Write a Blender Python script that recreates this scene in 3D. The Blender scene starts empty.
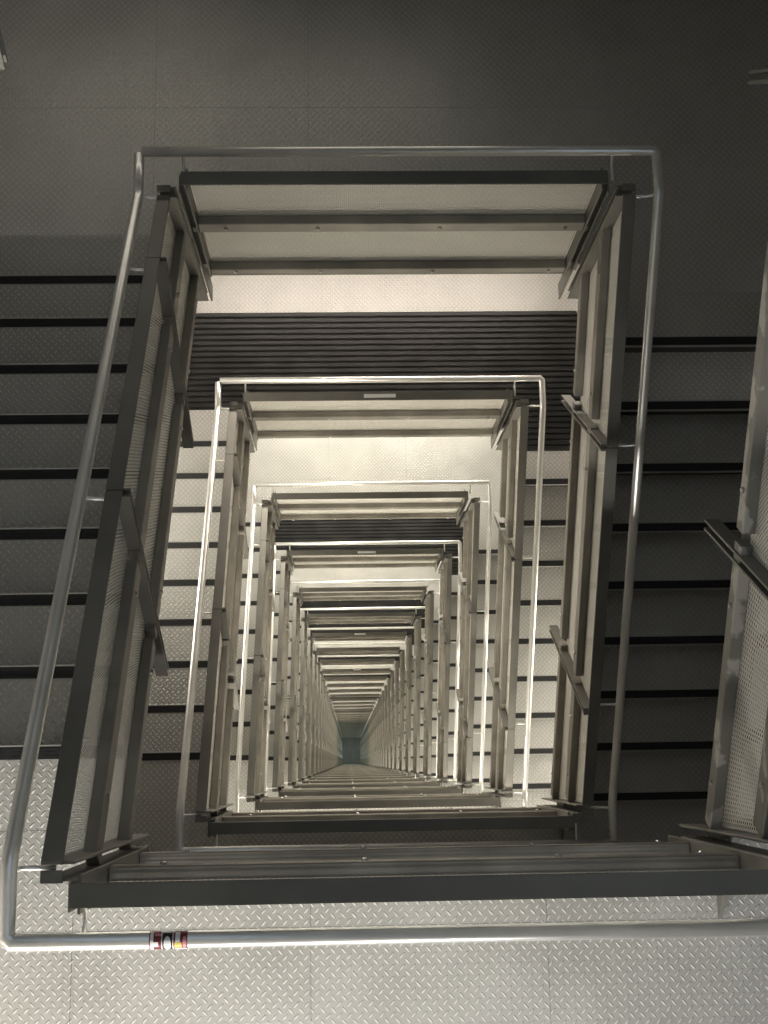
import bpy, math, random
from mathutils import Vector, Matrix
random.seed(7)
C = bpy.context.scene.collection
S = bpy.context.scene

# ------------------------------------------------------------------ camera, light, exposure
RISE, RUN = 0.18, 0.2875
STEP = 9 * RISE                      # drop from one landing to the next
CAMZ = 4.384                         # floor of the nearest near-side landing is z = 0
R = ((0.9994907, -0.0165650, 0.0272769), (0.0108949, 0.9804967, 0.1962333), (-0.0299955, -0.1958362, 0.9801778))
cam = bpy.data.cameras.new('camera')
cam.sensor_fit = 'VERTICAL'; cam.sensor_height = 36; cam.lens = 1245.6 / 1024 * 36
cam.clip_end = 500; cam.clip_start = 0.02
co = bpy.data.objects.new('camera', cam); C.objects.link(co)
m = Matrix(R).transposed().to_4x4()
m.translation = Vector((-0.2419, -1.0583, CAMZ))
co.matrix_world = m
S.camera = co
S.view_settings.view_transform = 'Standard'; S.view_settings.look = 'None'
S.view_settings.gamma = 1; S.view_settings.use_curve_mapping = False
S.view_settings.exposure = 0.55
W = bpy.data.worlds.new('world'); S.world = W; W.use_nodes = True
W.node_tree.nodes['Background'].inputs[0].default_value = (0.66, 0.82, 1.0, 1)
W.node_tree.nodes['Background'].inputs[1].default_value = 0.42

DEEP_LIT, LAST = 47, 82

def area(name, loc, sx, sy, power, col, rot=(0, 0, 0)):
    l = bpy.data.lights.new(name, 'AREA'); l.shape = 'RECTANGLE'; l.size = sx; l.size_y = sy
    l.energy = power; l.color = col
    o = bpy.data.objects.new(name, l); C.objects.link(o); o.location = loc; o.rotation_euler = rot
    return o
WARM = (1.0, 0.93, 0.80)
NEUT = (1.0, 0.985, 0.96)
# wall lamps: a long low fitting on the outer wall of each lit landing, about 1.3 m above its floor
def wall_lamp_or_fill(n, power, col, x=0.0, sx=3.0, h=1.35):
    s = 1 if n % 2 else -1
    area('lamp_or_fill_light', (x, s * 3.06, -n * STEP + h), sx, 0.12, power, col, (math.radians(-82 * s), 0, 0))
def side_fill(n, power, col):
    s = 1 if n % 2 else -1      # unseen fill added to brighten the arriving flight, at the side wall by its foot
    area('lamp_or_fill_light', (-s * 2.31, s * 0.9, -n * STEP + 1.75), 0.12, 1.2, power, col, (0, math.radians(-80 * s), 0))
wall_lamp_or_fill(0, 40, NEUT, -0.4)
wall_lamp_or_fill(0, 20, WARM, -1.8, 0.7)
wall_lamp_or_fill(1, 3.2, WARM, -0.9, 2.6)  # added weak fill, this landing is otherwise unlit
for n in range(3, LAST):
    if n == 3: wall_lamp_or_fill(n, 44, (1.0, 0.88, 0.77)); side_fill(n, 24, WARM)
    elif n < DEEP_LIT: wall_lamp_or_fill(n, 70, WARM); side_fill(n, 20, WARM)
    else: wall_lamp_or_fill(n, 48, (0.86, 1.0, 0.90))
area('lamp_or_fill_light', (0, 0, -LAST * STEP + 1.0), 1.0, 1.0, 6, (0.86, 1.0, 0.90))  # added fill hanging in the well to lift the black shaft floor

# ------------------------------------------------------------------ materials
def nt(name):
    mt = bpy.data.materials.new(name); mt.use_nodes = True
    n = mt.node_tree; b = n.nodes['Principled BSDF']
    return mt, n, b
def N(n, t, **k):
    x = n.nodes.new(t)
    for a, v in k.items(): setattr(x, a, v)
    return x
def M(n, op, a, b=None, c=None):
    x = n.nodes.new('ShaderNodeMath'); x.operation = op
    for i, v in enumerate((a, b, c)):
        if v is None: continue
        if isinstance(v, (int, float)): x.inputs[i].default_value = v
        else: n.links.new(v, x.inputs[i])
    return x.outputs[0]
def steel(name, c1, c2, metal, rough, scale=3.0, bump=0.0, stretch=(1, 1, 1), thr=(0.4, 0.62), rv=0.25):
    mt, n, b = nt(name)
    tc = N(n, 'ShaderNodeTexCoord'); mp = N(n, 'ShaderNodeMapping'); mp.inputs['Scale'].default_value = stretch
    n.links.new(tc.outputs['Object'], mp.inputs[0])
    no = N(n, 'ShaderNodeTexNoise'); no.inputs['Scale'].default_value = scale; no.inputs['Detail'].default_value = 8
    n.links.new(mp.outputs[0], no.inputs['Vector'])
    cr = N(n, 'ShaderNodeValToRGB'); cr.color_ramp.elements[0].position = thr[0]; cr.color_ramp.elements[1].position = thr[1]
    cr.color_ramp.elements[0].color = (*c1, 1); cr.color_ramp.elements[1].color = (*c2, 1)
    n.links.new(no.outputs['Fac'], cr.inputs[0]); n.links.new(cr.outputs[0], b.inputs['Base Color'])
    b.inputs['Metallic'].default_value = metal
    r = M(n, 'MULTIPLY_ADD', no.outputs['Fac'], rv, rough - rv / 2); n.links.new(r, b.inputs['Roughness'])
    if bump:
        bp = N(n, 'ShaderNodeBump'); bp.inputs['Strength'].default_value = bump; bp.inputs['Distance'].default_value = 0.002
        n.links.new(no.outputs['Fac'], bp.inputs['Height']); n.links.new(bp.outputs[0], b.inputs['Normal'])
    return mt

def checker():
    """five-bar style tread plate: staggered lens lugs, one leaning each way per cell"""
    mt, n, b = nt('tread_plate')
    tc = N(n, 'ShaderNodeTexCoord'); sp = N(n, 'ShaderNodeSeparateXYZ'); n.links.new(tc.outputs['Object'], sp.inputs[0])
    PX, PY = 0.0356, 0.0376
    lugs = []
    for sgn, ox, oy in ((1, 0, 0), (-1, 0.5, 0.5)):
        fx = M(n, 'SUBTRACT', M(n, 'FRACT', M(n, 'ADD', M(n, 'DIVIDE', sp.outputs[0], PX), 100.5 + ox)), 0.5)
        fy = M(n, 'SUBTRACT', M(n, 'FRACT', M(n, 'ADD', M(n, 'DIVIDE', sp.outputs[1], PY), 100.5 + oy)), 0.5)
        x = M(n, 'MULTIPLY', fx, PX); y = M(n, 'MULTIPLY', fy, PY)
        ca, sa = math.cos(math.radians(48)), math.sin(math.radians(48)) * sgn
        u = M(n, 'ADD', M(n, 'MULTIPLY', x, ca), M(n, 'MULTIPLY', y, sa))
        v = M(n, 'SUBTRACT', M(n, 'MULTIPLY', y, ca), M(n, 'MULTIPLY', x, sa))
        d = M(n, 'ADD', M(n, 'POWER', M(n, 'ABSOLUTE', M(n, 'DIVIDE', u, 0.0125)), 2.0),
              M(n, 'POWER', M(n, 'ABSOLUTE', M(n, 'DIVIDE', v, 0.0042)), 2.0))
        lugs.append(M(n, 'MAXIMUM', M(n, 'SUBTRACT', 1.0, d), 0.0))
    h0 = M(n, 'MAXIMUM', lugs[0], lugs[1]); h = M(n, 'POWER', h0, 0.5)
    bp = N(n, 'ShaderNodeBump'); bp.inputs['Strength'].default_value = 1.0; bp.inputs['Distance'].default_value = 0.0034
    n.links.new(h, bp.inputs['Height']); n.links.new(bp.outputs[0], b.inputs['Normal'])
    no = N(n, 'ShaderNodeTexNoise'); no.inputs['Scale'].default_value = 2.2; no.inputs['Detail'].default_value = 7
    n.links.new(tc.outputs['Object'], no.inputs['Vector'])
    cr = N(n, 'ShaderNodeValToRGB'); cr.color_ramp.elements[0].position = 0.3; cr.color_ramp.elements[1].position = 0.7
    cr.color_ramp.elements[0].color = (0.40, 0.392, 0.365, 1); cr.color_ramp.elements[1].color = (0.50, 0.492, 0.465, 1)
    n.links.new(no.outputs['Fac'], cr.inputs[0])
    mx = N(n, 'ShaderNodeMix', data_type='RGBA'); n.links.new(M(n, 'MULTIPLY', h, 0.65), mx.inputs[0])
    n.links.new(cr.outputs[0], mx.inputs[6]); mx.inputs[7].default_value = (0.74, 0.73, 0.69, 1)
    n.links.new(mx.outputs[2], b.inputs['Base Color'])
    b.inputs['Metallic'].default_value = 0.35
    n.links.new(M(n, 'MULTIPLY_ADD', no.outputs['Fac'], 0.2, 0.33), b.inputs['Roughness'])
    return mt
MAT = dict(
    plate=checker(),
    smooth=steel('bare_steel_plate', (0.36, 0.355, 0.33), (0.44, 0.43, 0.41), 0.5, 0.45),
    guard=steel('galvanised_bar', (0.15, 0.144, 0.125), (0.21, 0.20, 0.175), 0.35, 0.5, 2.5, 0.1, (1, 1, 1)),
    rail=steel('weathered_bar', (0.18, 0.166, 0.140), (0.31, 0.287, 0.245), 0.35, 0.5, 3.2, 0.15, (1, 1, 1), (0.38, 0.68)),
    stained=steel('stained_bar', (0.20, 0.19, 0.165), (0.42, 0.40, 0.36), 0.25, 0.5, 5.0, 0.15, (1, 1, 1.6), (0.53, 0.56)),
    panel=steel('perforated_sheet', (0.74, 0.71, 0.63), (0.80, 0.77, 0.69), 0.05, 0.5),
    tube=steel('brushed_tube', (0.78, 0.77, 0.73), (0.86, 0.85, 0.81), 0.72, 0.33, 6.0, rv=0.02),
    black=steel('black_nosing_strip', (0.006, 0.006, 0.007), (0.012, 0.012, 0.013), 0.0, 0.6, 30),
    rib=steel('dark_ribbed_strip', (0.010, 0.010, 0.010), (0.020, 0.0195, 0.019), 0.3, 0.45, 4.0),
    riser=steel('shade_toned_riser', (0.030, 0.030, 0.031), (0.045, 0.045, 0.046), 0.2, 0.6),  # shade under the nosings is put into this colour
    bolt=steel('bolt_steel', (0.45, 0.44, 0.42), (0.55, 0.54, 0.52), 0.9, 0.3),
    wall=steel('concrete', (0.42, 0.415, 0.40), (0.50, 0.495, 0.475), 0.0, 0.85, 1.5, 0.3),
    under=steel('deck_underside', (0.3, 0.3, 0.28), (0.36, 0.36, 0.34), 0.2, 0.6),
)
def plain(name, col, rough=0.45):
    mt, n, b = nt(name); no = N(n, 'ShaderNodeTexNoise'); no.inputs['Scale'].default_value = 60
    mx = N(n, 'ShaderNodeMix', data_type='RGBA'); n.links.new(M(n, 'MULTIPLY', no.outputs['Fac'], 0.25), mx.inputs[0])
    mx.inputs[6].default_value = (*col, 1); mx.inputs[7].default_value = (col[0] * .7, col[1] * .7, col[2] * .7, 1)
    n.links.new(mx.outputs[2], b.inputs['Base Color']); b.inputs['Roughness'].default_value = rough
    return mt
MAT['white'] = plain('white_label', (0.85, 0.85, 0.82)); MAT['red'] = plain('dark_red_print', (0.18, 0.02, 0.025))
MAT['pink'] = plain('pink_print', (0.72, 0.30, 0.32)); MAT['yellow'] = plain('yellow_print', (0.75, 0.58, 0.14)); MAT['ink'] = plain('black_print', (0.015, 0.015, 0.015))

# ------------------------------------------------------------------ mesh helpers
class MB:
    def __init__(s): s.v, s.f, s.mi = [], [], []
    def add(s, vs, fs, mi=0):
        o = len(s.v); s.v += [tuple(v) for v in vs]; s.f += [tuple(i + o for i in f) for f in fs]; s.mi += [mi] * len(fs); return s
    def box(s, x0, x1, y0, y1, z0, z1, mi=0, ch=0.0):
        if ch <= 0:
            vs = [(x, y, z) for z in (z0, z1) for y in (y0, y1) for x in (x0, x1)]
            return s.add(vs, [(0, 2, 3, 1), (4, 5, 7, 6), (0, 1, 5, 4), (2, 6, 7, 3), (0, 4, 6, 2), (1, 3, 7, 5)], mi)
        # chamfered along the longest axis
        d = (x1 - x0, y1 - y0, z1 - z0); ax = d.index(max(d))
        lim = [(x0, x1), (y0, y1), (z0, z1)]
        a, b = [i for i in range(3) if i != ax]
        (a0, a1), (b0, b1) = lim[a], lim[b]; c = min(ch, (a1 - a0) * .4, (b1 - b0) * .4)
        prof = [(a0 + c, b0), (a1 - c, b0), (a1, b0 + c), (a1, b1 - c), (a1 - c, b1), (a0 + c, b1), (a0, b1 - c), (a0, b0 + c)]
        vs = []
        for t in lim[ax]:
            for p, q in prof:
                w = [0, 0, 0]; w[ax] = t; w[a] = p; w[b] = q; vs.append(w)
        fs = [tuple(range(7, -1, -1)), tuple(range(8, 16))] + [(i, (i + 1) % 8, 8 + (i + 1) % 8, 8 + i) for i in range(8)]
        if ax == 1: fs = [f[::-1] for f in fs]
        return s.add(vs, fs, mi)
    def path(s, pts, prof, mi=0):
        """sweep an (x, t) profile along a polyline lying in a YZ plane; x across, t normal to the path, mitred"""
        P = [Vector((0, y, z)) for y, z in pts]; rings = []
        for i, p in enumerate(P):
            d0 = (P[i] - P[i - 1]).normalized() if i else None
            d1 = (P[i + 1] - P[i]).normalized() if i < len(P) - 1 else None
            if d0 is None: d0 = d1
            if d1 is None: d1 = d0
            t = (d0 + d1).normalized(); k = 1 / max(0.3, t.dot(d1))
            nrm = Vector((0, -t.z, t.y))
            if nrm.z < 0: nrm = -nrm
            rings.append([(a, p.y + nrm.y * b * k, p.z + nrm.z * b * k) for a, b in prof])
        n = len(prof); vs = [v for r in rings for v in r]; fs = []
        for i in range(len(rings) - 1):
            for j in range(n):
                fs.append((i * n + j, i * n + (j + 1) % n, (i + 1) * n + (j + 1) % n, (i + 1) * n + j))
        fs += [tuple(range(n - 1, -1, -1)), tuple(range((len(rings) - 1) * n, len(rings) * n))]
        return s.add(vs, fs, mi)
    def tube(s, pts, r, k=16, mi=0):
        P = [Vector(p) for p in pts]; rings = []
        for i, p in enumerate(P):
            d0 = (P[i] - P[i - 1]).normalized() if i else (P[1] - P[0]).normalized()
            d1 = (P[i + 1] - P[i]).normalized() if i < len(P) - 1 else d0
            t = (d0 + d1).normalized()
            if i == 0:
                u = t.cross(Vector((0, 0, 1)));
                if u.length < .01: u = Vector((1, 0, 0))
                u.normalize(); 
            else:
                u = (pu - d0 * pu.dot(d0)).normalized()
            w = d0.cross(u).normalized(); pu = u
            ring = []
            for j in range(k):
                a = 2 * math.pi * j / k; q = u * math.cos(a) * r + w * math.sin(a) * r
                q = q - d0 * (q.dot(t) / d0.dot(t))      # slide on to the mitre plane
                ring.append(p + q)
            rings.append(ring)
            pu = (u - d1 * u.dot(d1)).normalized() if i < len(P) - 1 else u
            if i < len(P) - 1:                            # reflect frame to the next leg
                w2 = w - t * 0; pu = u - t * (2 * 0)
                nrm = (d1 - d0)
                if nrm.length > 1e-6:
                    nrm.normalize(); pu = u - nrm * (2 * u.dot(nrm)); pu = (pu - d1 * pu.dot(d1)).normalized()
                    # keep the reflected ring consistent
                    w = w - nrm * (2 * w.dot(nrm))
                    # rebuild: next ring must pair vertex to vertex with this mitre ring
                    pu = ((ring[0] - p) - d1 * (ring[0] - p).dot(d1)).normalized()
                else: pu = u
        vs = [v for rg in rings for v in rg]; fs = []
        for i in range(len(rings) - 1):
            for j in range(k): fs.append((i * k + j, i * k + (j + 1) % k, (i + 1) * k + (j + 1) % k, (i + 1) * k + j))
        fs += [tuple(range(k - 1, -1, -1)), tuple(range((len(rings) - 1) * k, len(rings) * k))]
        return s.add(vs, fs, mi)
    def xf(s, mtx): s.v = [tuple(mtx @ Vector(v)) for v in s.v]; return s
    def mesh(s, name, mats, smooth=False, off=(0, 0, 0)):
        me = bpy.data.meshes.new(name)
        me.from_pydata([(a - off[0], b - off[1], c - off[2]) for a, b, c in s.v], [], s.f)
        for mt in (mats if isinstance(mats, (list, tuple)) else [mats]): me.materials.append(mt)
        me.polygons.foreach_set('material_index', s.mi)
        if smooth: me.polygons.foreach_set('use_smooth', [len(f) == 4 for f in s.f])
        me.validate(); me.update(); return me
def obj(name, mesh, parent=None):
    o = bpy.data.objects.new(name, mesh); C.objects.link(o)
    if parent is not None: o.parent = parent
    return o
def struct(name, mb, mat):
    o = obj(name, mb.mesh(name, mat)); o['kind'] = 'structure'; return o

# ------------------------------------------------------------------ the setting
ZT, ZB = 2 * STEP + 3.2, -(LAST + 1) * STEP
HX, HY = 2.34, 3.12
w = 0.2
struct('wall_left', MB().box(-HX - w, -HX, -HY - w, HY + w, ZB, ZT), MAT['wall'])
struct('wall_right', MB().box(HX, HX + w, -HY - w, HY + w, ZB, ZT), MAT['wall'])
struct('wall_back', MB().box(-HX, HX, HY, HY + w, ZB, ZT), MAT['wall'])
struct('wall_front', MB().box(-HX, HX, -HY - w, -HY, ZB, ZT), MAT['wall'])
struct('floor', MB().box(-HX, HX, -HY, HY, ZB - w, ZB), MAT['wall'])

# ------------------------------------------------------------------ one half turn, in its own coordinates:
# landing on the -Y side of the well at z = 0, flight on the -X side going down towards +Y
FX0, FX1 = 1.018, 2.30            # |x| of the well-side and outer edges of a flight
N0 = -0.984                       # y of the landing's nosing
TAN = RISE / RUN
ANG = math.atan(TAN)
RH = 1.102                        # handrail axis above the floor
RX, RY = 1.103, 1.489             # handrail axis around the well
YA = STEP / TAN / 2
def railz(y): return RH - (0 if y < -YA else (STEP if y > YA else (y + YA) * TAN))

# --- landing
def plates(y0, y1, x0=-FX1, x1=FX1):
    """plates butted with fine open joints"""
    mb = MB(); xs = [x0] + [x for x in (-1.173, -0.378, 0.42, 1.22) if x0 < x < x1] + [x1]; g = 0.0008
    for a, b in zip(xs[:-1], xs[1:]): mb.box(a + g, b - g, y0 + g, y1 - g, -0.006, 0, 0)
    return mb
def landing_mb(rib=False):
    mb = MB()
    ya = -2.383 if rib else -2.31
    mb2 = plates(ya if not rib else -2.383, -1.602) if not rib else MB()
    mb.add(mb2.v, mb2.f); 
    for y0, y1 in ((-3.10, ya),): q = plates(y0, y1); mb.add(q.v, q.f)
    if not rib:
        q = plates(-1.602, -1.44, -FX1, 1.017); mb.add(q.v, q.f)
        q = MB().box(-FX1, -0.987, -1.44, -1.2725, -0.006, 0); mb.add(q.v, q.f)
    mb.box(-FX1, FX1, -3.10, -1.590, -0.03, -0.007, 1)
    mb.box(-FX1, 1.017, -1.602, -1.44, -0.03, -0.007, 1)
    mb.box(-FX1, -0.985, -1.44, -1.245, -0.03, -0.007, 1)
    return mb
def beams_mb():
    mb = MB()
    for x in (-1.9, -0.95, 0, 0.95, 1.9): mb.box(x - 0.03, x + 0.03, -3.08, -1.46, -0.15, -0.03)
    return mb
def fascia_mb():
    mb = MB().box(-0.95, 0.95, -1.455, -1.443, -0.16, -0.008, 0, 0.002)
    return mb
def rib_mb():
    mb = MB(); p = 0.0455; y = -2.383
    while y < -1.262 - 0.5 * p:
        x1 = FX1 if y + p < -1.60 else (1.017 if y + p < -1.43 else -0.987)
        y1 = y + p - 0.008
        vs = []
        prof = [(y, -0.006), (y, 0.003), (y + 0.006, 0.008), (y1 - 0.006, 0.008), (y1, 0.003), (y1, -0.006)]
        for x in (-FX1, x1): vs += [(x, a, b) for a, b in prof]
        n = 6; mb.add(vs, [(0, 1, 2, 3, 4, 5), (11, 10, 9, 8, 7, 6)] + [(i, i + 6, (i + 1) % 6 + 6, (i + 1) % 6) for i in range(6)])
        y += p
    mb.box(-FX1, FX1, -2.383, -1.602, -0.0065, -0.0045); mb.box(-FX1, 1.017, -1.602, -1.44, -0.0065, -0.0045)
    mb.box(-FX1, -0.987, -1.44, -1.262, -0.0065, -0.0045)
    return mb
# --- tread k (0 = level with the upper landing, 9 = level with the lower one)
def tread_mb(k, solid=False):
    mb = MB(); y1 = N0 + RUN * k; y0 = y1 - RUN; z = -RISE * k
    last = k == 9
    yb = y1 - (0.050 if not last else 0.002)
    mb.box(-FX1, -FX0, y0 + (-0.040 if k else 0.001), yb, z - 0.006, z, 0)
    if not last:
        mb.box(-FX1, -FX0, yb - 0.002, y1 - 0.007, z - 0.010, z - 0.004, 1)
        mb.box(-FX1, -FX0, y1 - 0.007, y1, z - 0.016, z + 0.0005, 1, 0.0015)
        mb.box(-FX1, -FX0, yb - 0.005, yb, z - 0.004, z + 0.0015, 1)
        mb.box(-FX1, -FX0, y1 - 0.034, y1 - 0.028, z - RISE, z - 0.01, 2)   # riser, closed against light leaks, coloured dark for the shade beneath the nosing
    return mb
def nosing_mb(k):
    y1 = N0 + RUN * k; z = -RISE * k
    mb = MB(); mb.box(-FX1 + .003, -FX0 - .003, y1 - 0.0495, y1 - 0.0075, z - 0.004, z + 0.001)
    for i in range(3): mb.box(-FX1 + .003, -FX0 - .003, y1 - 0.046 + i * 0.013, y1 - 0.038 + i * 0.013, z + 0.001, z + 0.0025)
    return mb
def stringer_mb(x):
    mb = MB(); t = 0.006
    a, b = N0 - RUN, N0 + RUN * 9
    pts = [(a, 0.0), (N0, 0.0), (b - RUN * .4, -STEP + .10), (b, -STEP), (b, -STEP - 0.06), (b - RUN * .8, -STEP - 0.08), (a, -0.05)]
    vs = [(x - t, y, z) for y, z in pts] + [(x + t, y, z) for y, z in pts]; n = len(pts)
    mb.add(vs, [tuple(range(n - 1, -1, -1)), tuple(range(n, 2 * n))] + [(i, (i + 1) % n, (i + 1) % n + n, i + n) for i in range(n)][::1])
    return mb
# --- perforated sheet: staggered round holes cut through a plane (u, v)
def perforated(u0, u1, v0, v1, place, pitch=0.0175, r=0.0037):
    mb = MB(); nu = max(1, round((u1 - u0) / pitch)); nv = max(1, round((v1 - v0) / (pitch / 2)))
    du, dv = (u1 - u0) / nu, (v1 - v0) / nv
    oc = [(math.cos(math.pi / 8 + i * math.pi / 4), math.sin(math.pi / 8 + i * math.pi / 4)) for i in range(8)]
    V, Fc = mb.v, mb.f
    for j in range(nv):
        vb = v0 + j * dv; vc = vb + dv / 2; sh = 0 if j % 2 else 0.5
        cells = nu if not sh else nu - 1
        if sh:
            for ua, ub in ((u0, u0 + du / 2), (u1 - du / 2, u1)):
                o = len(V); V.extend(place(a, b) for a, b in ((ua, vb), (ub, vb), (ub, vb + dv), (ua, vb + dv))); Fc.append((o, o + 1, o + 2, o + 3))
        for i in range(cells):
            ua = u0 + (i + sh) * du; uc = ua + du / 2; o = len(V)
            V.extend(place(a, b) for a, b in ((ua, vb), (ua + du, vb), (ua + du, vb + dv), (ua, vb + dv)))
            V.extend(place(uc + r * c, vc + r * s) for c, s in oc)
            h = o + 4    # oct: 0 E-up,1 N-right,2 N-left,3 W-up,4 W-down,5 S-left,6 S-right,7 E-down
            Fc.extend(((o + 1, o + 2, h + 0, h + 7), (o + 2, o + 3, h + 2, h + 1), (o + 3, o, h + 4, h + 3), (o, o + 1, h + 6, h + 5),
                       (o + 2, h + 1, h + 0), (o + 3, h + 3, h + 2), (o, h + 5, h + 4), (o + 1, h + 7, h + 6)))
    mb.mi = [0] * len(Fc); return mb
# --- landing guard: y plane
GX = 0.915
PY_, CYI, CYO = -1.388, -1.350, -1.412
TOP = 1.078
LGX = {0: (-0.955, 0.905), 1: (-0.893, 0.930)}     # ends of the cap on the near and the far side
def lg_parts(par):
    """(name, mesh builder, material)"""
    a, b = LGX[par]; a2, b2 = a + 0.030, b - 0.030
    out = [('top_rail', MB().box(a, b, CYO, CYI, TOP - 0.010, TOP, 0, 0.003), 'guard')]
    out.append(('middle_rail', MB().box(a2, b2, -1.384, -1.340, 0.612, 0.702, 0, 0.004), 'rail'))
    out.append(('bottom_rail', MB().box(a2, b2, -1.384, -1.340, 0.115, 0.172, 0, 0.004), 'rail'))
    for s, e in ((-1, a), (1, b)):
        f = lambda d0, d1: sorted((e - s * d0, e - s * d1))
        out.append(('post', MB().box(*f(0.027, 0.019), -1.428, -1.330, 0.10, TOP - 0.010, 0, 0.002), 'guard'))
        out.append(('post', MB().box(*f(-0.008, -0.016), -1.428, -1.340, -0.26, TOP - 0.06, 0, 0.002), 'guard'))
        for z in (0.55, 0.12): out.append(('post_spacer', MB().box(*f(-0.0079, 0.0189), -1.400, -1.370, z, z + .05), 'guard'))
    return out
def lg_panel(par): return perforated(LGX[par][0] + .03, LGX[par][1] - .03, 0.11, TOP - 0.012, lambda u, v: (u, PY_, v))
# --- flight guard: x plane
PXI, CXI, CXO = -0.998, -0.974, -1.030
def slope_frame(y):   # point on the cap line at y and the two unit vectors (along, normal down)
    z = railz(y) - (RH - TOP)
    return Vector((0, y, z))
SV = Vector((0, math.cos(ANG), -math.sin(ANG))); TV = Vector((0, -math.sin(ANG), -math.cos(ANG)))
PA = math.radians(28.5)             # lean of the posts
PS = Vector((0, math.cos(PA), -math.sin(PA))); PT = Vector((0, -math.sin(PA), -math.cos(PA)))
def slope_box(y, s0, s1, x0, x1, t0, t1):
    """box in the frame of the slope whose origin is the cap line at y (t downwards, normal to it)"""
    o = slope_frame(y); vs = []
    for t in (t0, t1):
        for s_ in (s0, s1):
            for x in (x0, x1): q = o + PS * s_ + PT * t; vs.append((x, q.y, q.z))
    return MB().add(vs, [(0, 1, 3, 2), (4, 6, 7, 5), (0, 4, 5, 1), (2, 3, 7, 6), (0, 2, 6, 4), (1, 5, 7, 3)])
EY = 1.306
capprof = [(CXO, -0.010), (CXI - .002, -0.010), (CXI, -0.008), (CXI, -0.002), (CXI - .002, 0), (CXO + .002, 0), (CXO, -.002)]
def capz(y): return railz(y) - (RH - TOP)
def offset_line(t, ya, yb):
    """polyline parallel to the slope at normal depth t between ya and yb, straight"""
    d = t / math.cos(ANG)
    f = lambda y: TOP - (y + YA) * TAN - d
    return [(ya, f(ya)), (yb, f(yb))]
def rail_prof(x0, x1, h): c = .003; return [(x0, -h), (x1 - c, -h), (x1, -h + c), (x1, -c), (x1 - c, 0), (x0, 0)]
MID, BOT = 0.295, 0.74
def fg_parts(joints):
    out = []; g = 0.004
    ys = [-EY] + list(joints) + [EY]
    kinks = [-YA, YA]
    for a, b in zip(ys[:-1], ys[1:]):
        a2, b2 = a + g / 2, b - g / 2
        pts = [(a2, capz(a2))] + [(k, capz(k)) for k in kinks if a2 < k < b2] + [(b2, capz(b2))]
        out.append(('top_rail', MB().path(pts, capprof), 'guard'))
    # rails between the posts; posts lean square to the slope, so the bays do too
    bt = math.sin(ANG)
    for i, (a, b) in enumerate(zip(ys[:-1], ys[1:])):
        for nm, t, h in (('middle_rail', MID, 0.085), ('bottom_rail', BOT, 0.062)):
            ya = (a - (t + h / 2) * bt + 0.018) if i > 0 else -1.298
            yb = (b - (t + h / 2) * bt - 0.018) if i < 2 else 1.298
            out.append((nm, MB().path(offset_line(t, ya, yb), rail_prof(-0.995, -0.958, h)), 'rail'))
    for y in joints:
        out.append(('post', slope_box(y, -0.018, -0.010, -1.00, -0.952, 0.012, 1.10), 'guard'))
        out.append(('post', slope_box(y, 0.010, 0.018, -1.00, -0.952, 0.012, 1.10), 'guard'))
    for s, z in ((-1, 0), (1, -STEP)):
        for yy, xa, xb in ((1.296, -1.024, -0.945), (1.338, -1.028, -0.950)):
            out.append(('post', MB().box(xa, xb, *sorted((s * yy, s * (yy + .008))), z - 0.14, capz(s * yy) - 0.010, 0, 0.002), 'guard'))
        out.append(('post_cap', MB().box(-1.030, -0.974, *sorted((s * 1.318, s * 1.350)), capz(s * 1.34) - 0.0099, capz(s * 1.34), 0, 0.002), 'guard'))
    return out
def fg_panel(joints, i):
    ys = [-EY] + list(joints) + [EY]
    a = ys[i] if i > 0 else -1.29; b = ys[i + 1] if i < 2 else 1.29
    bt = math.sin(ANG)
    # bays: sheared quad for the end bays, square ones inside
    z0, z1 = 0.014, BOT + 0.04
    def place(u, v):
        # u 0..1 along, v depth
        la = a if i == 0 else a - v * bt; lb = b if i == 2 else b - v * bt
        y = la + (lb - la) * u; d = v / math.cos(ANG)
        z = TOP - (y + YA) * TAN - d
        if i == 0: z = min(z, TOP - 0.012) if v < .02 else z
        return (PXI, y, z)
    L = (b - a) / math.cos(ANG)
    n = round(L / 0.0175); mb = MB()
    base = perforated(0, L, z0, z1, lambda u, v: (u, v, 0))
    for (u, v, _) in base.v: mb.v.append(place(u / L, v))
    mb.f = base.f; mb.mi = base.mi; return mb
# vertical extension of the end bays down at the bottom landing is left open as in the photograph
def bolt_mb(p, ax):
    mb = MB(); n = 6; vs = []
    for r, d in ((0.0095, 0), (0.0095, 0.006), (0.005, 0.009)):
        for i in range(n):
            a = i * math.pi / 3; vs.append((r * math.cos(a), r * math.sin(a), d))
    fs = [(i, (i + 1) % n, n + (i + 1) % n, n + i) for i in range(n)] + [(n + i, n + (i + 1) % n, 2 * n + (i + 1) % n, 2 * n + i) for i in range(n)] + [tuple(range(2 * n, 3 * n))]
    mb.add(vs, fs)
    rot = Matrix.Rotation(math.radians(90), 4, 'Y') if ax == 'x' else Matrix.Rotation(math.radians(-90), 4, 'X')
    return mb.xf(Matrix.Translation(p) @ rot)
def fg_bolts(joints):
    out = []; bt = math.sin(ANG); ys = [-EY] + list(joints) + [EY]
    for i, (a, b) in enumerate(zip(ys[:-1], ys[1:])):
        for t, h in ((MID, 0.085), (BOT, 0.062)):
            for e, d in ((a, 0.16), (b, -0.16)):
                y = e - (t if 0 < i or d < 0 else 0) * bt * (0 if (i == 2 and d < 0) else 1) + d
                z = TOP - (y + YA) * TAN - (t + h / 2) / math.cos(ANG)
                out.append(('bolt', bolt_mb((-0.958, y, z), 'x'), 'bolt'))
    return out
def lg_bolts(): return [('bolt', bolt_mb((x, -1.340, z), 'y'), 'bolt') for z in (0.657, 0.143) for x in (-0.78, -0.2, 0.36, 0.78)]
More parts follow.
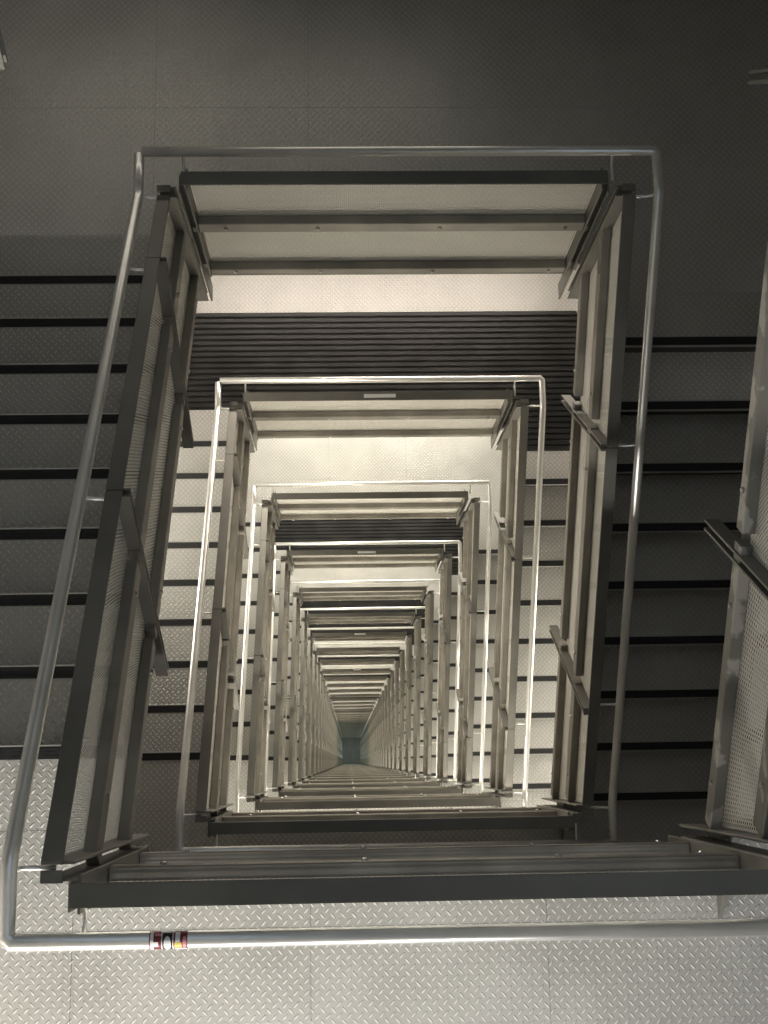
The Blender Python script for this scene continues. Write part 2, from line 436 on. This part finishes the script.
# --- handrail: along the landing from +X to -X, then down the flight
def rail_mb(k=20):
    pts = [(RX - .012, -RY, RH), (-RX, -RY, RH), (-RX, -YA, RH), (-RX, YA, RH - STEP), (-RX, RY - .012, RH - STEP)]
    out = [Vector(pts[0])]
    for i in range(1, len(pts) - 1):
        p, a, b = Vector(pts[i]), Vector(pts[i - 1]), Vector(pts[i + 1])
        if i == 1: 
            d = 0.016
            out += [p + (a - p).normalized() * d, p + (b - p).normalized() * d]
        else:
            for f in (0.045, 0.015): out.append(p + (a - p).normalized() * f)
            for f in (0.015, 0.045): out.append(p + (b - p).normalized() * f)
    out.append(Vector(pts[-1]))
    return MB().tube(out, 0.0213, k)
def bracket_mb(tube_pt, in_dir, reach):
    """round bar dropping from the underside of the tube and bending in to the guard"""
    p = Vector(tube_pt); d = Vector(in_dir)
    pts = [p + Vector((0, 0, -0.018)), p + Vector((0, 0, -0.050)), p + d * 0.012 + Vector((0, 0, -0.068)), p + d * 0.035 + Vector((0, 0, -0.078)), p + d * reach + Vector((0, 0, -0.078))]
    return MB().tube(pts, 0.0065, 8)
def brackets(joints):
    out = []
    for x in (-0.925, 0.925): out.append(bracket_mb((x, -RY, RH), (0, 1, 0), 0.098))
    for y in (-1.315, joints[0] - .02, joints[1] - .04, 1.315): out.append(bracket_mb((-RX, y, railz(y)), (1, 0, 0), 0.10))
    return out

J = {0: (-0.175, 0.925), 1: (-0.335, 0.84)}      # joints of the left-hand and the right-hand flights
O_L = (0, -2.3, 0); O_F = (-1.64, -0.2, 0); O_LG = (0, -1.385, 0); O_FG = (-0.97, 0, 0); O_H = (-RX, -RY, 0)
DX = {0: 0.0, 1: 0.02}
def shift(q, par): return q.xf(Matrix.Translation((DX[par], 0, 0)))
def baked(parts, off):
    return [(nm, mb.mesh(nm, MAT[mt], False, off)) for nm, mb, mt in parts]
FULL = {}
for par in (0, 1):
    j = J[par]; d = FULL[par] = {}
    d['fguard'] = baked([(a_, shift(q_, par), c_) for a_, q_, c_ in fg_parts(j) + fg_bolts(j)], O_FG) + [('perforated_panel', shift(fg_panel(j, i), par).mesh('perforated_panel', MAT['panel'], False, O_FG)) for i in range(3)]
    d['hand'] = [('tube', rail_mb().mesh('tube', MAT['tube'], True, O_H))] + [('bracket', b.mesh('bracket', MAT['tube'], True, O_H)) for b in brackets(j)]
_lg = {q: baked(lg_parts(q) + lg_bolts(), O_LG) + [('perforated_panel', lg_panel(q).mesh('perforated_panel', MAT['panel'], False, O_LG))] for q in (0, 1)}
_tr = [(tread_mb(k).mesh('tread', [MAT['plate'], MAT['smooth'], MAT['riser']], False, O_F), nosing_mb(k).mesh('nosing', MAT['black'], False, O_F) if k < 9 else None) for k in range(10)]
_st = [stringer_mb(x).mesh('stringer', MAT['guard'], False, O_F) for x in (-1.010, -FX1 - 0.008)]
_ld = {r: landing_mb(r).mesh('deck', [MAT['plate'], MAT['under']], False, O_L) for r in (False, True)}
_bm = beams_mb().mesh('beams', MAT['guard'], False, O_L); _fa = fascia_mb().mesh('fascia', MAT['guard'], False, O_L); _rb = rib_mb().mesh('ribbed_strip', MAT['rib'], False, O_L)

def place(root_off, n):
    s = -1 if n % 2 else 1
    return (s * root_off[0], s * root_off[1], -n * STEP), (0, 0, math.pi if n % 2 else 0)
def root(name, off, n, label, cat, group, mesh=None):
    o = bpy.data.objects.new(name, mesh); C.objects.link(o)
    o.location, o.rotation_euler = place(off, n)
    o['label'] = label; o['category'] = cat; o['group'] = group
    return o

ORD = ['', 'first', 'second', 'third', 'fourth', 'fifth', 'sixth', 'seventh', 'eighth', 'ninth', 'tenth', 'eleventh', 'twelfth', 'thirteenth',
       'fourteenth', 'fifteenth', 'sixteenth', 'seventeenth', 'eighteenth', 'nineteenth']
for t_, u_ in (('twentieth', 'twenty'), ('thirtieth', 'thirty'), ('fortieth', 'forty')):
    ORD += [t_] + [u_ + '-' + q for q in ORD[1:10]]
RIBBED = {3, 7, 11, 13, 17, 21, 29, 37}
FULLTO, NAMED = 11, 100
side = lambda n: 'far' if n % 2 else 'near'
hand = lambda n: 'right' if n % 2 else 'left'
def rank(n, what, tail):
    """which one it is, counted downwards along its own side"""
    if n <= -1:
        return None
    k = (n + 1) // 2 if n % 2 else n // 2 + 1
    return f"{what}, {ORD[k]} down {tail}"
def lab_landing(n):
    if n == 0: return 'bright patterned steel landing filling the bottom edge, under the nearest handrail'
    if n == 1: return 'large dark patterned steel landing filling the top of the view'
    if n == 2: return 'unlit patterned steel landing just beyond the nearest dark guard, at bottom'
    if n == 3: return 'pinkish lit far landing with a wide black ribbed strip below the first far guard'
    extra = 'lit landing with a dark ribbed strip' if n in RIBBED else 'lit patterned steel landing'
    return rank(n, extra, f'the {side(n)} side of the well')
def lab_flight(n):
    if n == 0: return 'large dim steel stair flight at the left edge of the view'
    if n == 1: return 'very dark steel stair flight at the right edge of the view'
    return rank(n, 'steel stair flight with black nosings', f'the {hand(n)} side of the well')
def lab_lg(n):
    if n == 0: return 'nearest dark steel guard lying across the bottom behind the thick handrail'
    if n == 1: return 'wide far guard at the top with two pale perforated bands and dark rails'
    return rank(n, 'short steel landing guard', f'the {side(n)} side of the well')
def lab_fg(n):
    if n == 0: return 'tall dark sloping guard beside the large left flight, slits showing between rails'
    if n == 1: return 'tall sloping guard with a black cap beside the dark right flight'
    if n == -1: return 'stained grey sloping guard cut off by the right edge of the view'
    if n == -2: return 'pale lower corner of a guard poking in at the top left edge'
    return rank(n, 'sloping steel flight guard', f'the {hand(n)} side of the well')
def lab_hr(n):
    if n == 0: return 'thickest round steel handrail, along the bottom edge and up the left side'
    if n == 1: return 'shiny round handrail along the top of the largest frame and down its right side'
    if n == 2: return 'pale round handrail of the second frame, along its bottom and up its left side'
    if n == 3: return 'pale round handrail of the second frame, along its top and down its right side'
    return rank(n, 'thin steel handrail', f'the {side(n)} side, turning down the {hand(n)} side')

def full(n, landing=True, flight=True, lg=True, hr=True):
    p = n % 2
    if landing:
        r = root('steel_landing', O_L, n, lab_landing(n) or 'steel landing above the camera', 'landing', 'steel landings around the well')
        obj('deck', _ld[n in RIBBED], r); obj('beams', _bm, r); obj('fascia', _fa, r)
        if n in RIBBED: obj('ribbed_strip', _rb, r)['label'] = 'black ribbed strip along the deck'
    if flight:
        r = root('stair_flight', O_F, n, lab_flight(n) or 'steel stair flight', 'stairs', 'steel stair flights beside the well')
        for t, nz in _tr:
            o = obj('tread', t, r)
            if nz: obj('nosing', nz, o)['label'] = 'black anti-slip nosing'
        for s_ in _st: obj('stringer', s_, r)
    if lg:
        r = root('landing_guard', O_LG, n, lab_lg(n), 'guard rail', 'landing guards around the well')
        for nm, me in _lg[p]: obj(nm, me, r)
    r = root('stair_guard', O_FG, n, lab_fg(n), 'guard rail', 'stair guards around the well')
    for nm, me in FULL[p]['fguard']: obj(nm, me, r)
    if hr:
        r = root('handrail', O_H, n, lab_hr(n), 'handrail', 'handrails winding down the well')
        for nm, me in FULL[p]['hand']: obj(nm, me, r)

# above the nearest landing: the deck the viewer stands on, the far deck and their flights
for n in (-2, -1):
    r = root('steel_landing', O_L, n, 'steel landing overhead on the near side, outside the view' if n == -2 else 'steel landing overhead on the far side, outside the view', 'landing', 'steel landings around the well')
    obj('deck', _ld[False], r); obj('beams', _bm, r); obj('fascia', _fa, r)
    r = root('stair_flight', O_F, n, 'steel stair flight overhead at the left, outside the view' if n == -2 else 'steel stair flight overhead at the right, outside the view', 'stairs', 'steel stair flights beside the well')
    for t, nz in _tr:
        o = obj('tread', t, r)
        if nz: obj('nosing', nz, o)
    for s_ in _st: obj('stringer', s_, r)
    r = root('stair_guard', O_FG, n, lab_fg(n), 'guard rail', 'stair guards around the well')
    for nm, me in FULL[n % 2]['fguard']:
        o = obj(nm, me, r)
        if n == -1 and nm in ('middle_rail', 'bottom_rail'):
            o.material_slots[0].link = 'OBJECT'; o.material_slots[0].material = MAT['stained']
for n in range(0, FULLTO + 1): full(n)

# far below: the same five things, each a single mesh
def merge(parts, off, name):
    mats, mb = [], MB()
    for q, mt in parts:
        for k_ in (mt if isinstance(mt, list) else [mt]):
            if MAT[k_] not in mats: mats.append(MAT[k_])
        base = [mats.index(MAT[k_]) for k_ in (mt if isinstance(mt, list) else [mt])]
        o = len(mb.v); mb.v += q.v; mb.f += [tuple(i + o for i in f) for f in q.f]; mb.mi += [base[i] for i in q.mi]
    return mb.mesh(name, mats, False, off)
LOW = {}
def solid_panel(j, par):
    pts = offset_line(0.014, -1.29, 1.29) + offset_line(BOT + .04, -1.29, 1.29)[::-1]
    return MB().add([(PXI, y, z) for y, z in pts] + [(PXI - .003, y, z) for y, z in pts], [(0, 1, 2, 3), (7, 6, 5, 4), (0, 4, 5, 1), (1, 5, 6, 2), (2, 6, 7, 3), (3, 7, 4, 0)])
for par in (0, 1):
    LOW['fg', par] = merge([(shift(q, par), mt) for _, q, mt in fg_parts(J[par])] + [(shift(solid_panel(J[par], par), par), 'panel')], O_FG, 'stair_guard')
for par in (0, 1): LOW['lg', par] = merge([(q, mt) for _, q, mt in lg_parts(par)] + [(MB().box(LGX[par][0] + .03, LGX[par][1] - .03, PY_ - .002, PY_, 0.11, TOP - .012), 'panel')], O_LG, 'landing_guard')
LOW['hr'] = merge([(rail_mb(8), 'tube')], O_H, 'handrail')
LOW['fl'] = merge([(tread_mb(k), ['plate', 'smooth', 'riser']) for k in range(10)] + [(nosing_mb(k), 'black') for k in range(9)] + [(stringer_mb(x), 'guard') for x in (-1.010, -FX1 - .008)], O_F, 'stair_flight')
for rb in (False, True):
    LOW['ld', rb] = merge([(landing_mb(rb), ['plate', 'under']), (beams_mb(), 'guard'), (fascia_mb(), 'guard')] + ([(rib_mb(), 'rib')] if rb else []), O_L, 'steel_landing')
def deeplab(n, what, w2):
    if n <= NAMED: return w2
    if n < DEEP_LIT: return f'tiny {what} far down the lit part of the well, {side(n)} half of the turn'
    return f'tiny dim {what} in the greenish dark bottom of the well, {side(n)} half of the turn'
for n in range(FULLTO + 1, LAST):
    root('steel_landing', O_L, n, deeplab(n, 'landing', lab_landing(n) if n <= NAMED else ''), 'landing', 'steel landings around the well' if n <= NAMED else f'landings deep on the {side(n)} side' + (' in the dark' if n >= DEEP_LIT else ''), LOW['ld', n in RIBBED])
    root('stair_flight', O_F, n, deeplab(n, 'stair flight', lab_flight(n) if n <= NAMED else ''), 'stairs', 'steel stair flights beside the well' if n <= NAMED else f'flights deep on the {hand(n)} side' + (' in the dark' if n >= DEEP_LIT else ''), LOW['fl'])
    root('landing_guard', O_LG, n, deeplab(n, 'landing guard', lab_lg(n) if n <= NAMED else ''), 'guard rail', 'landing guards around the well' if n <= NAMED else f'landing guards deep on the {side(n)} side' + (' in the dark' if n >= DEEP_LIT else ''), LOW['lg', n % 2])
    root('stair_guard', O_FG, n, deeplab(n, 'sloping stair guard', lab_fg(n) if n <= NAMED else ''), 'guard rail', 'stair guards around the well' if n <= NAMED else f'stair guards deep on the {hand(n)} side' + (' in the dark' if n >= DEEP_LIT else ''), LOW['fg', n % 2])
    root('handrail', O_H, n, deeplab(n, 'handrail', lab_hr(n) if n <= NAMED else ''), 'handrail', 'handrails winding down the well' if n <= NAMED else f'handrails deep on the {side(n)} side' + (' in the dark' if n >= DEEP_LIT else ''), LOW['hr'])

# ------------------------------------------------------------------ small things
_lb = MB().box(-0.108, 0.108, -0.013, 0.013, 0, 0.002, 0, 0.0005).mesh('floor_label', MAT['white'])
for n, tx in ((3, 'largest white label stuck on the cap of the second far guard'), (7, 'second largest white label, on the cap of the fourth far guard'),
              (13, 'third white label down, on the cap of the seventh far guard'), (19, 'smallest white label, on the cap of the tenth far guard')):
    o = obj('floor_label', _lb); o.location = (-0.007, 1.381, -n * STEP + TOP + 0.0002); o['label'] = tx; o['category'] = 'label'; o['group'] = 'white labels on the far guard caps'
# sticker wrapped on the nearest handrail
def wrap(x0, x1, a0, a1, r, mat, nm, parent=None, ell=False):
    mb = MB(); nx, na = 14, 14; idx = {}
    for i in range(nx + 1):
        for j in range(na + 1):
            fx, fa = i / nx * 2 - 1, j / na * 2 - 1
            if ell: fx, fa = fx * math.sqrt(1 - fa * fa / 2), fa * math.sqrt(1 - fx * fx / 2)
            x = (x0 + x1) / 2 + fx * (x1 - x0) / 2; a = math.radians((a0 + a1) / 2 + fa * (a1 - a0) / 2)
            mb.v.append((x, -RY + r * math.cos(a), RH + r * math.sin(a)))
    for i in range(nx):
        for j in range(na):
            q = i * (na + 1) + j; mb.f.append((q, q + na + 1, q + na + 2, q + 1)); mb.mi.append(0)
    o = obj(nm, mb.mesh(nm, mat, True), parent); return o
base = wrap(-0.745, -0.650, -12, 185, 0.0217, MAT['red'], 'handrail_sticker')
base['label'] = 'small dark red sticker with white and yellow marks on the nearest handrail'; base['category'] = 'sticker'
for x0, x1, a0, a1, mt, nm, e in ((-0.742, -0.734, 20, 178, 'white', 'white_stripe', 0), (-0.734, -0.722, 95, 130, 'white', 'white_stripe', 0), (-0.738, -0.700, 165, 184, 'pink', 'pink_band', 0), (-0.730, -0.712, 40, 58, 'pink', 'pink_band', 0),
        (-0.7145, -0.6845, 28, 176, 'white', 'badge_border', 0), (-0.712, -0.687, 34, 170, 'ink', 'badge', 0), (-0.7085, -0.6905, 60, 160, 'white', 'white_oval', 1), (-0.716, -0.682, 2, 24, 'white', 'white_stripe', 0),
        (-0.682, -0.664, 100, 140, 'yellow', 'yellow_block', 0), (-0.680, -0.668, 30, 98, 'white', 'white_stripe', 0), (-0.682, -0.652, 146, 178, 'white', 'white_stripe', 0), (-0.662, -0.652, 60, 140, 'pink', 'pink_band', 1)):
    wrap(x0, x1, a0, a1, 0.0217 + (0.0003 if mt != 'ink' and nm != 'badge_border' and nm != 'white_oval' else {'badge_border': .0004, 'badge': .0006, 'white_oval': .0008}[nm]), MAT[mt], nm, base, bool(e))
